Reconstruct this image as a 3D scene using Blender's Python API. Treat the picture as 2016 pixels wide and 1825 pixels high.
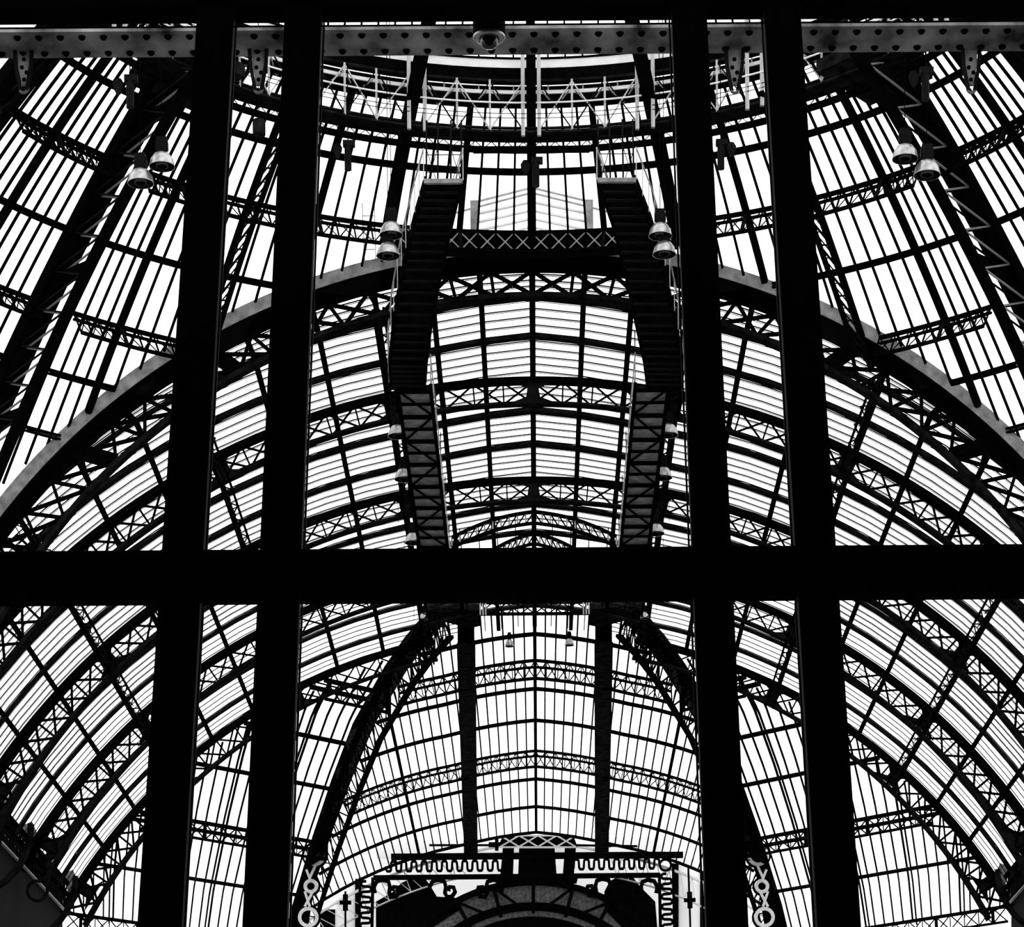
import bpy, math, random
from mathutils import Vector, Matrix
random.seed(4)
for o in list(bpy.data.objects):
    bpy.data.objects.remove(o)
SC = bpy.context.scene
COL = SC.collection
# ------------------------------------------------------------------ camera, sky, exposure
F = 5684.6            # focal length in pixels of the 2016 x 1825 frame
EYE = 1.6             # eye height above the entrance floor
PX, PY, RHO = 1064.0, 2800.0, 0.0072
cam_data = bpy.data.cameras.new('camera')
cam = bpy.data.objects.new('camera', cam_data)
COL.objects.link(cam)
cam_data.sensor_width = 36.0
cam_data.sensor_fit = 'HORIZONTAL'
cam_data.lens = 36.0 * F / 2016.0
cam_data.shift_x = (1008 - PX) / 2016.0
cam_data.shift_y = (PY - 912.5) / 2016.0
cam_data.clip_start = 0.05
cam_data.clip_end = 2000
cr, sr = math.cos(RHO), math.sin(RHO)
cam.matrix_world = Matrix(((cr, sr, 0, 0), (0, 0, -1, 0), (-sr, cr, 0, EYE), (0, 0, 0, 1)))
SC.camera = cam

world = bpy.data.worlds.new('overcast_sky')
SC.world = world
world.use_nodes = True
bg = world.node_tree.nodes['Background']
bg.inputs[0].default_value = (1, 1, 1, 1)
bg.inputs[1].default_value = 1.9
SC.view_settings.view_transform = 'Standard'
SC.view_settings.look = 'None'
SC.view_settings.gamma = 1.0
SC.view_settings.use_curve_mapping = False
SC.view_settings.exposure = 0.0
SC.cycles.transparent_max_bounces = 24
SC.cycles.max_bounces = 6

# ------------------------------------------------------------------ materials
def paint(name, lo, hi, rough=0.6, metal=0.0, scale=3.0, spec=0.2, stretch=None):
    m = bpy.data.materials.new(name)
    m.use_nodes = True
    nt = m.node_tree
    b = nt.nodes['Principled BSDF']
    b.inputs['Roughness'].default_value = rough
    b.inputs['Metallic'].default_value = metal
    b.inputs['Specular IOR Level'].default_value = spec
    tc = nt.nodes.new('ShaderNodeTexCoord')
    n = nt.nodes.new('ShaderNodeTexNoise')
    n.inputs['Scale'].default_value = scale
    n.inputs['Detail'].default_value = 4
    r = nt.nodes.new('ShaderNodeValToRGB')
    r.color_ramp.elements[0].position = 0.35
    r.color_ramp.elements[1].position = 0.68
    r.color_ramp.elements[0].color = (lo, lo, lo, 1)
    r.color_ramp.elements[1].color = (hi, hi, hi, 1)
    if stretch:                                # streaks: the noise is drawn out along one axis
        mp_ = nt.nodes.new('ShaderNodeMapping')
        mp_.inputs['Scale'].default_value = stretch
        nt.links.new(tc.outputs['Object'], mp_.inputs['Vector'])
        nt.links.new(mp_.outputs['Vector'], n.inputs['Vector'])
    else:
        nt.links.new(tc.outputs['Object'], n.inputs['Vector'])
    nt.links.new(n.outputs['Fac'], r.inputs['Fac'])
    nt.links.new(r.outputs['Color'], b.inputs['Base Color'])
    return m

def glass_mat(name, refl, tint):
    m = bpy.data.materials.new(name)
    m.use_nodes = True
    nt = m.node_tree
    nt.nodes.remove(nt.nodes['Principled BSDF'])
    out = nt.nodes['Material Output']
    t = nt.nodes.new('ShaderNodeBsdfTransparent')
    t.inputs[0].default_value = (tint, tint, tint, 1)
    g = nt.nodes.new('ShaderNodeBsdfGlossy')
    g.inputs['Roughness'].default_value = 0.05
    mx = nt.nodes.new('ShaderNodeMixShader')
    mx.inputs[0].default_value = refl
    nt.links.new(t.outputs[0], mx.inputs[1])
    nt.links.new(g.outputs[0], mx.inputs[2])
    nt.links.new(mx.outputs[0], out.inputs[0])
    return m

def frosted_mat(name, v):
    m = bpy.data.materials.new(name)
    m.use_nodes = True
    nt = m.node_tree
    nt.nodes.remove(nt.nodes['Principled BSDF'])
    out = nt.nodes['Material Output']
    t = nt.nodes.new('ShaderNodeBsdfTranslucent')
    t.inputs[0].default_value = (v, v, v, 1)
    d = nt.nodes.new('ShaderNodeBsdfDiffuse')
    d.inputs[0].default_value = (v, v, v, 1)
    mx = nt.nodes.new('ShaderNodeMixShader')
    mx.inputs[0].default_value = 0.25
    nt.links.new(t.outputs[0], mx.inputs[1])
    nt.links.new(d.outputs[0], mx.inputs[2])
    nt.links.new(mx.outputs[0], out.inputs[0])
    return m

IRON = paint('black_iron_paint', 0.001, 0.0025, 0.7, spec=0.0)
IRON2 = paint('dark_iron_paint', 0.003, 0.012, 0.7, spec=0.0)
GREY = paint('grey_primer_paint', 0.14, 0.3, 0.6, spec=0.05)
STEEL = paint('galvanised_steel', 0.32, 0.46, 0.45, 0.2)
CANOPY = paint('ribbed_canopy_sheet', 0.05, 0.16, 0.7, scale=5)
PALE = paint('pale_cream_paint', 0.7, 0.8, 0.6)
ALU = paint('spun_aluminium', 0.3, 0.5, 0.35, 0.9, spec=0.4, scale=6)
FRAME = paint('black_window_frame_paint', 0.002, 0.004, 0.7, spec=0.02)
GIRDER = paint('weathered_grey_steel', 0.015, 0.34, 0.7, scale=2.5, spec=0.05, stretch=(1.0, 0.6, 1.0))
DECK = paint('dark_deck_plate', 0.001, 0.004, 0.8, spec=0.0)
FLOOR = paint('hall_floor_concrete', 0.14, 0.18, 0.8, scale=0.4)
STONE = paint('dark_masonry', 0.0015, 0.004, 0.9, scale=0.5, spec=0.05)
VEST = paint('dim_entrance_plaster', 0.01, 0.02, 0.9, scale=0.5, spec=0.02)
HOUSING = paint('black_housing', 0.001, 0.003, 0.6, spec=0.05)
LENS = paint('dark_camera_dome', 0.005, 0.01, 0.08, spec=0.6)
GLASS = glass_mat('roof_glass', 0.004, 0.98)
CLEAR = glass_mat('clear_window_glass', 0.012, 0.985)
FROST = frosted_mat('frosted_white_glass', 0.85)
BULB = frosted_mat('lamp_front_glass', 0.2)

# ------------------------------------------------------------------ helpers
def P(x, y, h):
    return Vector((x, y, h + EYE))

def uw(px, py):
    dx = px - PX; up = PY - py
    return dx + RHO * up, up - RHO * dx

def at(px, py, y):
    """the point at depth y (metres) that the photograph shows at pixel px, py"""
    u, w = uw(px, py)
    return Vector((u * y / F, y, w * y / F + EYE))

UP = Vector((0, 0, 1))

class MB:
    def __init__(self):
        self.v = []; self.f = []
    def _box8(self, c):
        n = len(self.v); self.v += c
        self.f += [(n, n+3, n+2, n+1), (n+4, n+5, n+6, n+7), (n, n+1, n+5, n+4), (n+1, n+2, n+6, n+5), (n+2, n+3, n+7, n+6), (n+3, n, n+4, n+7)]
    def box(self, a, b):
        x0, y0, z0 = a; x1, y1, z1 = b
        self._box8([Vector(q) for q in ((x0,y0,z0),(x1,y0,z0),(x1,y1,z0),(x0,y1,z0),(x0,y0,z1),(x1,y0,z1),(x1,y1,z1),(x0,y1,z1))])
        return self
    def bar(self, p, q, w, d, up=UP):
        t = (q - p).normalized()
        s = t.cross(up)
        if s.length < 1e-4: s = t.cross(Vector((1, 0, 0)))
        s.normalize(); u = s.cross(t)
        s = s * (w / 2); u = u * (d / 2)
        self._box8([p-s-u, p+s-u, p+s+u, p-s+u, q-s-u, q+s-u, q+s+u, q-s+u])
        return self
    def sweep(self, pts, ups, w, d):
        """rectangular section along pts; d is measured along ups, w across"""
        n = len(pts); b = len(self.v)
        for i in range(n):
            t = (pts[min(i+1, n-1)] - pts[max(i-1, 0)]).normalized()
            up = ups[i] if isinstance(ups, list) else ups
            s = t.cross(up).normalized(); u = s.cross(t)
            s = s * ((w[i] if isinstance(w, list) else w) / 2); u = u * ((d[i] if isinstance(d, list) else d) / 2)
            p = pts[i]
            self.v += [p-s-u, p+s-u, p+s+u, p-s+u]
        for i in range(n-1):
            a = b + 4*i
            for k in range(4):
                k2 = (k+1) % 4
                self.f.append((a+k, a+k2, a+4+k2, a+4+k))
        self.f.append((b+3, b+2, b+1, b)); e = b + 4*(n-1)
        self.f.append((e, e+1, e+2, e+3))
        return self
    def tube(self, pts, r, n=8):
        b = len(self.v); m = len(pts)
        for i in range(m):
            t = (pts[min(i+1, m-1)] - pts[max(i-1, 0)]).normalized()
            s = t.cross(UP)
            if s.length < 1e-3: s = t.cross(Vector((1, 0, 0)))
            s.normalize(); u = s.cross(t)
            for k in range(n):
                a = 2*math.pi*k/n
                self.v.append(pts[i] + s*(r*math.cos(a)) + u*(r*math.sin(a)))
        for i in range(m-1):
            for k in range(n):
                k2 = (k+1) % n
                self.f.append((b+i*n+k, b+i*n+k2, b+(i+1)*n+k2, b+(i+1)*n+k))
        self.f.append(tuple(b+k for k in range(n-1, -1, -1)))
        self.f.append(tuple(b+(m-1)*n+k for k in range(n)))
        return self
    def lathe(self, prof, c=Vector((0, 0, 0)), n=24):
        """prof: list of (radius, z) turned about the vertical through c"""
        b = len(self.v); m = len(prof)
        for r, z in prof:
            for k in range(n):
                a = 2*math.pi*k/n
                self.v.append(Vector((c.x + r*math.cos(a), c.y + r*math.sin(a), c.z + z)))
        for i in range(m-1):
            for k in range(n):
                k2 = (k+1) % n
                self.f.append((b+i*n+k, b+i*n+k2, b+(i+1)*n+k2, b+(i+1)*n+k))
        return self
    def plate(self, pts, off):
        n = len(pts); b = len(self.v)
        self.v += [p.copy() for p in pts] + [p + off for p in pts]
        self.f.append(tuple(range(b, b+n))); self.f.append(tuple(range(b+2*n-1, b+n-1, -1)))
        for k in range(n):
            k2 = (k+1) % n
            self.f.append((b+k, b+k2, b+n+k2, b+n+k))
        return self
    def build(self, name, mat, parent=None, base=None, smooth=False):
        base = base or Vector((0, 0, 0))
        me = bpy.data.meshes.new(name)
        me.from_pydata([tuple(p - base) for p in self.v], [], self.f)
        me.materials.append(mat)
        if smooth:
            for p in me.polygons: p.use_smooth = True
        o = bpy.data.objects.new(name, me)
        COL.objects.link(o)
        if parent is not None: o.parent = parent
        return o

_unit = {}
def unit_box(mat):
    if mat.name not in _unit:
        m = MB().box((-.5, -.5, -.5), (.5, .5, .5))
        me = bpy.data.meshes.new('strut_section')
        me.from_pydata([tuple(p) for p in m.v], [], m.f); me.materials.append(mat)
        _unit[mat.name] = me
    return _unit[mat.name]

def strut(name, parent, base, p, q, w, d, mat, up=UP):
    """one straight bar as an object of its own; bars share one mesh"""
    t = q - p; L = t.length; t = t / L
    s = t.cross(up)
    if s.length < 1e-4: s = t.cross(Vector((1, 0, 0)))
    s.normalize(); u = s.cross(t)
    c = (p + q) / 2 - base
    o = bpy.data.objects.new(name, unit_box(mat))
    o.matrix_basis = Matrix(((s.x*w, t.x*L, u.x*d, c.x), (s.y*w, t.y*L, u.y*d, c.y), (s.z*w, t.z*L, u.z*d, c.z), (0, 0, 0, 1)))
    COL.objects.link(o)
    if parent is not None: o.parent = parent
    return o

def panel(name, parent, base, a, b, c, d, mat, th=0.012):
    """a pane: thin box spanned by the four (nearly flat) corners a b c d"""
    mid = (a + b + c + d) / 4
    ex = ((b - a) + (c - d)) / 2; ey = ((d - a) + (c - b)) / 2
    n = ex.cross(ey).normalized() * th
    m = mid - base
    o = bpy.data.objects.new(name, unit_box(mat))
    o.matrix_basis = Matrix(((ex.x, ey.x, n.x, m.x), (ex.y, ey.y, n.y, m.y), (ex.z, ey.z, n.z, m.z), (0, 0, 0, 1)))
    COL.objects.link(o)
    if parent is not None: o.parent = parent
    return o

def quad_mb(mb, a, b, c, d, th=0.012):
    n = (b - a).cross(d - a).normalized() * th
    mb.plate([a, b, c, d], n)

def thing(name, label, cat, loc, group=None):
    o = bpy.data.objects.new(name, None)
    o.empty_display_size = 0.3
    COL.objects.link(o); o.location = loc
    o['label'] = label; o['category'] = cat
    if group: o['group'] = group
    return o

def struct(name, loc=(0, 0, 0), label=None, cat=None):
    o = bpy.data.objects.new(name, None)
    COL.objects.link(o); o.location = loc; o['kind'] = 'structure'
    if label: o['label'] = label
    if cat: o['category'] = cat
    return o

def lerp(a, b, t):
    return a + (b - a) * t

SIDE = {-1: 'left', 1: 'right'}

# ------------------------------------------------------------------ geometry of the hall
# barrel vault over the nave
VR, VH = 25.0, 11.2
def V(t, y, inset=0.0, crown=True):
    r = VR - inset
    x, h = r*math.sin(t), VH + r*math.cos(t)
    if crown:                                  # the glazing is slightly gabled along the ridge
        h += 0.35*max(0.0, 1 - abs(x)/4.5) - 0.2
    if 88 < y < 93.5:                          # and comes down to the front arch
        k = (y - 89.2)/4.3; k = max(0.0, min(1.0, k)); k = k*k*(3 - 2*k)
        ha = 15.07 + math.sqrt(max(20.9**2 - x*x, 0)) - inset
        h = min(h, ha + (h - ha)*k)
    return P(x, y, h)
def V0(t, y, inset=0.0):
    return V(t, y, inset, False)
def Vn(t):
    return Vector((math.sin(t), 0, math.cos(t)))
# dome over the crossing
DY, DS, DK, DC = 71.5, 67.252, 0.29532, -184.93
def dr(h):
    return math.sqrt(max(DS*DS - (DK*(h - DC))**2, 0.01))
def D(az, h, inset=0.0):
    a = math.radians(az); r = dr(h) - inset
    return P(r*math.sin(a), DY + r*math.cos(a), h)
def Dn(az):
    a = math.radians(az)
    return Vector((math.sin(a), math.cos(a), 0.35)).normalized()
# front arch between dome and vault
AY, AR, AH = 88.07, 21.0, 15.07
BAY = [89.2 + 3.52*k for k in range(13)]     # rafter positions; every third one is a rib
RIB = [BAY[0], BAY[3], BAY[6], BAY[9], BAY[12]]
PT = [0.0, .066, .128, .2, .279, .367, .46, .54, .63, .735, .82, .91, 1.02]   # purlin angles

# ------------------------------------------------------------------ entrance and hall shell
def wall_box(name, a, b, mat):
    o = MB().box(a, b).build(name, mat)
    o['kind'] = 'structure'
    return o
wall_box('floor', (-60, 8, -0.3), (60, 200, 0.0), FLOOR)
wall_box('floor', (-6, -8, -0.3), (6, 8, 0.0), VEST)
wall_box('wall_back', (-6, -8.3, 0), (6, -8, 12), VEST)
wall_box('wall_left', (-6.3, -8.3, 0), (-6, 7.5, 12), VEST)
wall_box('wall_right', (6, -8.3, 0), (6.3, 7.5, 12), VEST)
wall_box('ceiling', (-6.3, -8.3, 12), (6.3, 10.5, 12.3), VEST)
for s in (-1, 1):
    x0, x1 = sorted((s*21.6, s*24.0))
    wall_box('wall_' + SIDE[s], (x0, 90, 0), (x1, 131.5, 25.6), STONE)

gh_wall = 13.55
# ------------------------------------------------------------------ the window in front
WK = 0.482                                     # the frame leans back: depth grows with height
def W(x, h, back=0.0):
    return P(x, 6.5 + WK*h + back, h)
WN = Vector((0, 1, -WK)).normalized()
win = struct('window_1', P(0, 6.5, 0))
wb = P(0, 6.5, 0)
def wbar(name, x0, x1, h0, h1, d, mat, back=0.0, low=None):
    m = MB()
    if low is not None:                        # keep the visible lower edge where the photograph has it
        q = h0/(6.5 + WK*h0); h0 = (q*(6.5 + 0.9008*d) + 0.4342*d)/(1 - q*WK)
    c = [W(x0, h0, back), W(x1, h0, back), W(x1, h1, back), W(x0, h1, back)]
    m.plate(c, WN * d)
    return m.build(name, mat, win, wb)
HB, HT = 0.35, 5.1
MX = [(-0.927, 0.109), (-0.669, 0.109), (0.468, 0.103), (0.742, 0.107)]
TR0, TR1, HD = 2.137, 2.306, 4.117
for i, (x, w) in enumerate(MX):
    wbar('mullion', x - w/2, x + w/2, HB, HT, 0.05, FRAME)
    s = 1 if x < 0 else -1
    e = x + s*w/2
    for g0, g1 in ((0.0055, 0.0105),):
        a, b = sorted((e + s*g0, e + s*g1))
        wbar('glazing_bead', a, b, HB, TR0, 0.012, FRAME)
        wbar('glazing_bead', a, b, TR1, HD, 0.012, FRAME)
wbar('transom', -2.95, 2.95, TR0, TR1, 0.06, FRAME, low=1)
wbar('head_rail', -2.95, 2.95, HD, HT, 0.06, FRAME, low=1)
wbar('glazing_bead', -2.95, 2.95, HD - 0.0165, HD - 0.009, 0.004, FRAME, low=1)
wbar('side_frame', -3.4, -2.9, HB, HT, 0.05, FRAME)
wbar('side_frame', 2.9, 3.4, HB, HT, 0.05, FRAME)
wbar('sill', -3.4, 3.4, HB - 0.5, HB, 0.1, FRAME)
xs = [-2.9] + [m[0] for m in MX] + [2.9]
for i in range(5):
    for h0, h1 in ((HB, TR0), (TR1, HD)):
        wbar('glass_pane', xs[i] + 0.03, xs[i+1] - 0.03, h0 + 0.0, h1 - 0.0, 0.006, CLEAR, 0.062)

for s in (-1, 1):                              # entrance reveals on both sides, just outside the view
    x0, x1 = sorted((s*6.2, s*7.0))
    wall_box('wall_' + SIDE[s], (x0, 17.0, 0), (x1, 25.4, gh_wall), VEST)

# riveted girder over the entrance, behind the window head
GY = 25.0
gh = 12.0
g = thing('riveted_girder', 'grey riveted steel girder running across just under the black window head', 'girder', P(0, GY, gh))
gb = P(0, GY, gh)
gy0, gy1 = 24.86, 25.335
MB().box((-6.2, gy0, gh+EYE), (6.2, gy1, gh+EYE+0.03)).build('bottom_flange', GIRDER, g, gb)
MB().box((-6.2, gy0, gh+EYE+0.03), (6.2, gy0+0.03, gh+EYE+0.042)).build('flange_lip', IRON, g, gb)
rm = MB().lathe([(0.0, -0.03), (0.018, -0.027), (0.03, -0.014), (0.034, 0.0)], n=10)
rivet0 = None
for row, ry in enumerate((24.95, 25.24)):
    for k in range(-25, 25):
        x = 0.186*k + 0.03
        if rivet0 is None:
            rivet0 = rm.build('rivet', IRON, g)
            o = rivet0
        else:
            o = rivet0.copy(); COL.objects.link(o)
        o.location = Vector((x, ry, gh + EYE)) - gb

# ------------------------------------------------------------------ dome glazing
AZ = [1.95*k for k in range(0, 17)] + [31.2 + 8.1*k/5 for k in range(1, 6)] + [39.3 + 4.9*k/4 for k in range(1, 5)]
AZ2 = [48.6 + 6.8*k/5 for k in range(0, 6)] + [55.4 + 6.6*k/5 for k in range(1, 6)]
THICK = (7.8, 23.4, 39.3, 55.4)
HS = [38.3, 37.33, 36.08, 34.57, 32.92, 31.6, 30.2, 28.9, 27.6]
def inside(p):
    return p.y < 88.15 and abs(p.x) < 17.3 and (p.y > 88.0 or True)
def arch_h(x):
    return AH + math.sqrt(max(AR*AR - x*x, 0))
dome = struct('ceiling', P(0, DY, 30), 'glazed dome over the crossing with fanning glazing bars', 'dome')
dbase = P(0, DY, 30)
n_pane = 0
for s in (-1, 1):
    for lst in (AZ, AZ2):
        for i in range(len(lst) - 1):
            for k in range(len(HS) - 1):
                a, b = s*lst[i], s*lst[i+1]
                c = [D(a, HS[k]), D(b, HS[k]), D(b, HS[k+1]), D(a, HS[k+1])]
                if min(q.y for q in c) > 87.6 or max(abs(q.x) for q in c) > 17.8: continue
                if max(q.y for q in c) > 89.0: continue
                panel('glass_pane', dome, dbase, *c, GLASS); n_pane += 1
def below_arch(p):                             # the glazing stops on the front arch
    return p.y > AY - 2.0 and p.z - EYE < arch_h(p.x) - 0.2
def dome_arc(az, h0, h1, inset=0.0, n=150):
    out = []
    for k in range(n + 1):
        h = lerp(h0, h1, k/n)
        p = D(az, h, inset)
        if p.y > AY + 0.1 or abs(p.x) > 17.6 or below_arch(p): break
        out.append(p)
    return out
for s in (-1, 1):
    for lst in (AZ, AZ2):
        for a in lst:
            if s == 1 and a == 0: continue
            th = any(abs(a - q) < 0.1 for q in THICK)
            pts = dome_arc(s*a, 38.6, 27.6)
            if len(pts) < 2: continue
            if th:
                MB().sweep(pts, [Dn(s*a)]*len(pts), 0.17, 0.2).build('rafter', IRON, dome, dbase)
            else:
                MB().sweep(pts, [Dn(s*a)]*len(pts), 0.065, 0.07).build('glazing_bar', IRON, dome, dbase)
def ring_pts(h, a0, a1, inset=0.0, step=1.95):
    n = max(2, int(abs(a1 - a0)/step))
    return [D(lerp(a0, a1, k/n), h, inset) for k in range(n + 1)]
def clip_ring(pts):
    return [p for p in pts if p.y < AY + 0.05 and abs(p.x) < 17.6 and not below_arch(p)]
SECT = [(-62, -48.6), (-44.2, -31.4), (-31.0, -15.6), (-15.6, 0), (0, 15.6), (15.6, 31.0), (31.4, 44.2), (48.6, 62)]
for h in (37.33, 34.57, 31.6, 30.2, 28.9):
    for a0, a1 in SECT:
        pts = clip_ring(ring_pts(h, a0, a1, 0.05, 0.4))
        if len(pts) < 2: continue
        m = MB()
        m.sweep(pts, [UP]*len(pts), 0.12, 0.07)
        q = [p + Vector((0, 0, -0.11)) for p in pts]
        m.sweep(q, [UP]*len(q), 0.1, 0.06)
        m.build('purlin', IRON, dome, dbase)

# lattice purlin trusses between the dome ribs
SNAME = ['outside the left box rib', 'between left box rib and left lattice rib', 'between left lattice rib and left plain rib',
         'from the left plain rib to the centre rib', 'from the centre rib to the right plain rib',
         'between right plain rib and right lattice rib', 'between right lattice rib and right box rib', 'outside the right box rib']
def dome_truss(h, hin, inset, a0, a1, label, darkened=False):
    lst = [s*a for s in (-1, 1) for a in AZ + AZ2]
    lst = sorted(set(round(a, 3) for a in lst if a0 - 0.01 <= a <= a1 + 0.01))
    if a0 not in lst: lst = [a0] + [a for a in lst if a > a0 + 0.3]
    if a1 not in lst: lst = [a for a in lst if a < a1 - 0.3] + [a1]
    top = [(a, D(a, h, 0.12)) for a in lst]
    top = [(a, p) for a, p in top if p.y < AY and abs(p.x) < 17.4]
    if len(top) < 2: return
    az = [a for a, _ in top]
    U = [p for _, p in top]
    Lw = []
    for a in az:
        q = D(a, h, inset); q.z = hin + EYE; Lw.append(q)
    base = U[len(U)//2].copy()
    t = thing('lattice_purlin', label, 'truss', base)
    m = MB().sweep(U, [UP]*len(U), 0.14, 0.1)
    m.sweep([p + Vector((0, 0, -0.17)) for p in U], [UP]*len(U), 0.12, 0.06)
    m.build('upper_chord', IRON, t, base)
    MB().sweep(Lw, [UP]*len(Lw), 0.1, 0.09).build('lower_chord', IRON, t, base)
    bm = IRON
    if darkened:                                 # shade put in as a dark sheet over the arch behind, braces coloured pale
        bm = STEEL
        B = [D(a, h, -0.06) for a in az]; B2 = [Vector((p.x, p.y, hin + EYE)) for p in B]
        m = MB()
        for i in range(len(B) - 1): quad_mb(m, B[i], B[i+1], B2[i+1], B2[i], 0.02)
        m.build('shade_sheet', IRON, t, base)
    for i in range(len(U) - 1):
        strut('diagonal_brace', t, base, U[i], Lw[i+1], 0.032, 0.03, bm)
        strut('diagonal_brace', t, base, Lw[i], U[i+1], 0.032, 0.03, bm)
    for i in range(len(U)):
        th = any(abs(abs(az[i]) - q) < 0.1 for q in THICK)
        strut('vertical_brace', t, base, U[i], Lw[i], 0.11 if th else 0.035, 0.05, IRON2 if th else IRON)
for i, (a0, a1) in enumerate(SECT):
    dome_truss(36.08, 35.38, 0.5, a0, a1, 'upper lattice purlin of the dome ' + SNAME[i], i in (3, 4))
    if i not in (3, 4):
        dome_truss(32.92, 32.25, 0.5, a0, a1, 'lower lattice purlin of the dome ' + SNAME[i])

# ------------------------------------------------------------------ dome ribs
def rib_lattice(t, base, outer, inner, step, w, mat, up):
    n = len(outer)
    for i in range(0, n - step, step):
        strut('lattice_bar', t, base, outer[i], inner[i+step], w, w, mat, up)
        strut('lattice_bar', t, base, inner[i], outer[i+step], w, w, mat, up)
for s in (-1, 1):
    # deep box rib on the diagonal
    az = s*47.7
    tang = Vector((math.cos(math.radians(az)), -math.sin(math.radians(az)), 0))
    hs = [37.9 - 10.4*k/24 for k in range(25)]
    out = [D(az, h, 0.15) for h in hs]
    inn = [D(az, h, 1.95) for h in hs]
    mid = [D(az, h, 0.3) for h in hs]
    base = D(az, 32.0)
    t = thing('box_rib', 'wide black box rib with lattice side climbing the dome on the ' + SIDE[s], 'rib', base)
    m = MB()
    for k in (-1, 1):
        m.sweep([p + tang*(k*0.34) for p in mid], [Dn(az)]*25, 0.08, 0.32)
    m.sweep(out, [Dn(az)]*25, 0.74, 0.1)
    m.build('outer_chord', IRON, t, base)
    MB().sweep(inn, [Dn(az)]*25, 0.34, 0.12).build('inner_chord', IRON, t, base)
    for i in range(0, 24):
        for k in (-1, 1):
            a, b = (mid, inn) if (i % 2 == 0) else (inn, mid)
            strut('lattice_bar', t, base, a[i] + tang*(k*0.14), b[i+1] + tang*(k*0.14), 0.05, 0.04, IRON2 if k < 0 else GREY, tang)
    for i in range(2, 24, 8):
        MB().plate([out[i], inn[i], inn[i+1], out[i+1]], tang*0.04).build('gusset', IRON, t, base)
    # lattice rib
    az = s*31.2
    tang = Vector((math.cos(math.radians(az)), -math.sin(math.radians(az)), 0))
    hs = [37.9 - 5.6*k/20 for k in range(21)]
    out = [D(az, h, 0.1) for h in hs]
    inn = [D(az, h, 1.2) for h in hs]
    base = D(az, 35.0)
    t = thing('lattice_rib', 'slim lattice rib of the dome on the ' + SIDE[s] + ' running down to the front arch', 'rib', base)
    MB().sweep(out, [Dn(az)]*21, 0.18, 0.14).build('outer_chord', IRON, t, base)
    MB().sweep(inn, [Dn(az)]*21, 0.14, 0.1).build('inner_chord', IRON, t, base)
    for i in range(20):
        a, b = (out, inn) if (i % 2 == 0) else (inn, out)
        strut('lattice_bar', t, base, a[i], b[i+1], 0.05, 0.05, IRON2, tang)
        strut('lattice_bar', t, base, b[i], a[i+1], 0.03, 0.03, IRON2, tang)
    # outermost lattice rib at the frame's edge
    az = s*64.0
    tang = Vector((math.cos(math.radians(az)), -math.sin(math.radians(az)), 0))
    hs = [37.9 - 6.0*k/20 for k in range(21)]
    out = [D(az, h, 0.1) for h in hs]; inn = [D(az, h, 0.9) for h in hs]
    base = D(az, 35.0)
    t = thing('lattice_rib', 'black lattice rib outermost on the ' + SIDE[s] + ' of the dome', 'rib', base)
    MB().sweep(out, [Dn(az)]*21, 1.0, 0.3).build('outer_chord', IRON, t, base)
    MB().sweep(inn, [Dn(az)]*21, 0.3, 0.1).build('inner_chord', IRON, t, base)
    rib_lattice(t, base, out, inn, 2, 0.06, IRON2, tang)
for az, w, lab in ((-15.6, 0.3, 'solid black dome rib left of the centre, behind the left pair of round lamps'), (0, 0.2, 'solid black dome rib on the centre line'), (15.6, 0.3, 'solid black dome rib right of the centre, behind the right pair of round lamps')):
    pts = dome_arc(az, 40.0, 35.7, 0.12)
    base = D(az, 37)
    t = thing('plain_rib', lab, 'rib', base)
    MB().sweep(pts, [Dn(az)]*len(pts), w, 0.3).build('web', IRON, t, base)
    MB().sweep([p - Dn(az)*0.2 for p in pts], [Dn(az)]*len(pts), w*1.3, 0.05).build('flange', IRON, t, base)

# ------------------------------------------------------------------ front arch
def AP(t, y, r=AR, h=AH):
    return P(r*math.sin(t), y, h + r*math.cos(t))
ts = [-1.3 + 2.6*k/96 for k in range(97)]
base = P(0, AY, 30)
arch = thing('front_arch', 'great black lattice arch with grey fascia where the dome meets the vault', 'arch', base)
rad = [Vn(t) for t in ts]
MB().sweep([AP(t, AY + 0.03, AR - 0.18) for t in ts], rad, 0.06, 0.38).build('fascia', GREY, arch, base)
MB().sweep([AP(t, AY + 0.6, AR - 0.4) for t in ts], rad, 1.15, 0.06).build('soffit', IRON, arch, base)
MB().sweep([AP(t, AY + 0.6, AR - 0.03) for t in ts], rad, 1.1, 0.06).build('top_plate', IRON, arch, base)
LY = AY + 1.13
MB().sweep([AP(t, LY, AR - 0.45) for t in ts], rad, 0.1, 0.2).build('upper_chord', IRON, arch, base)
LR, LH = 18.86, 15.92
MB().sweep([AP(t, LY, LR, LH) for t in ts], rad, 0.42, 0.14).build('lower_chord', IRON2, arch, base)
n = 40
tu = [-1.25 + 2.5*k/n for k in range(n + 1)]
U = [AP(t, LY, AR - 0.5) for t in tu]; Lw = [AP(t, LY, LR + 0.05, LH) for t in tu]
for i in range(n):
    strut('diagonal_brace', arch, base, U[i], Lw[i+1], 0.1, 0.12, IRON, Vector((0, 1, 0)))
    strut('diagonal_brace', arch, base, Lw[i], U[i+1], 0.1, 0.12, IRON, Vector((0, 1, 0)))
for i in range(n + 1):
    strut('vertical_brace', arch, base, U[i], Lw[i], 0.1, 0.12, IRON, Vector((0, 1, 0)))
for i in (8, 12, 28, 32):
    c = (U[i] + Lw[i])/2
    MB().bar(U[i], Lw[i], 0.5, 0.06, Vector((0, 1, 0))).build('gusset', IRON, arch, base)

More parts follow.
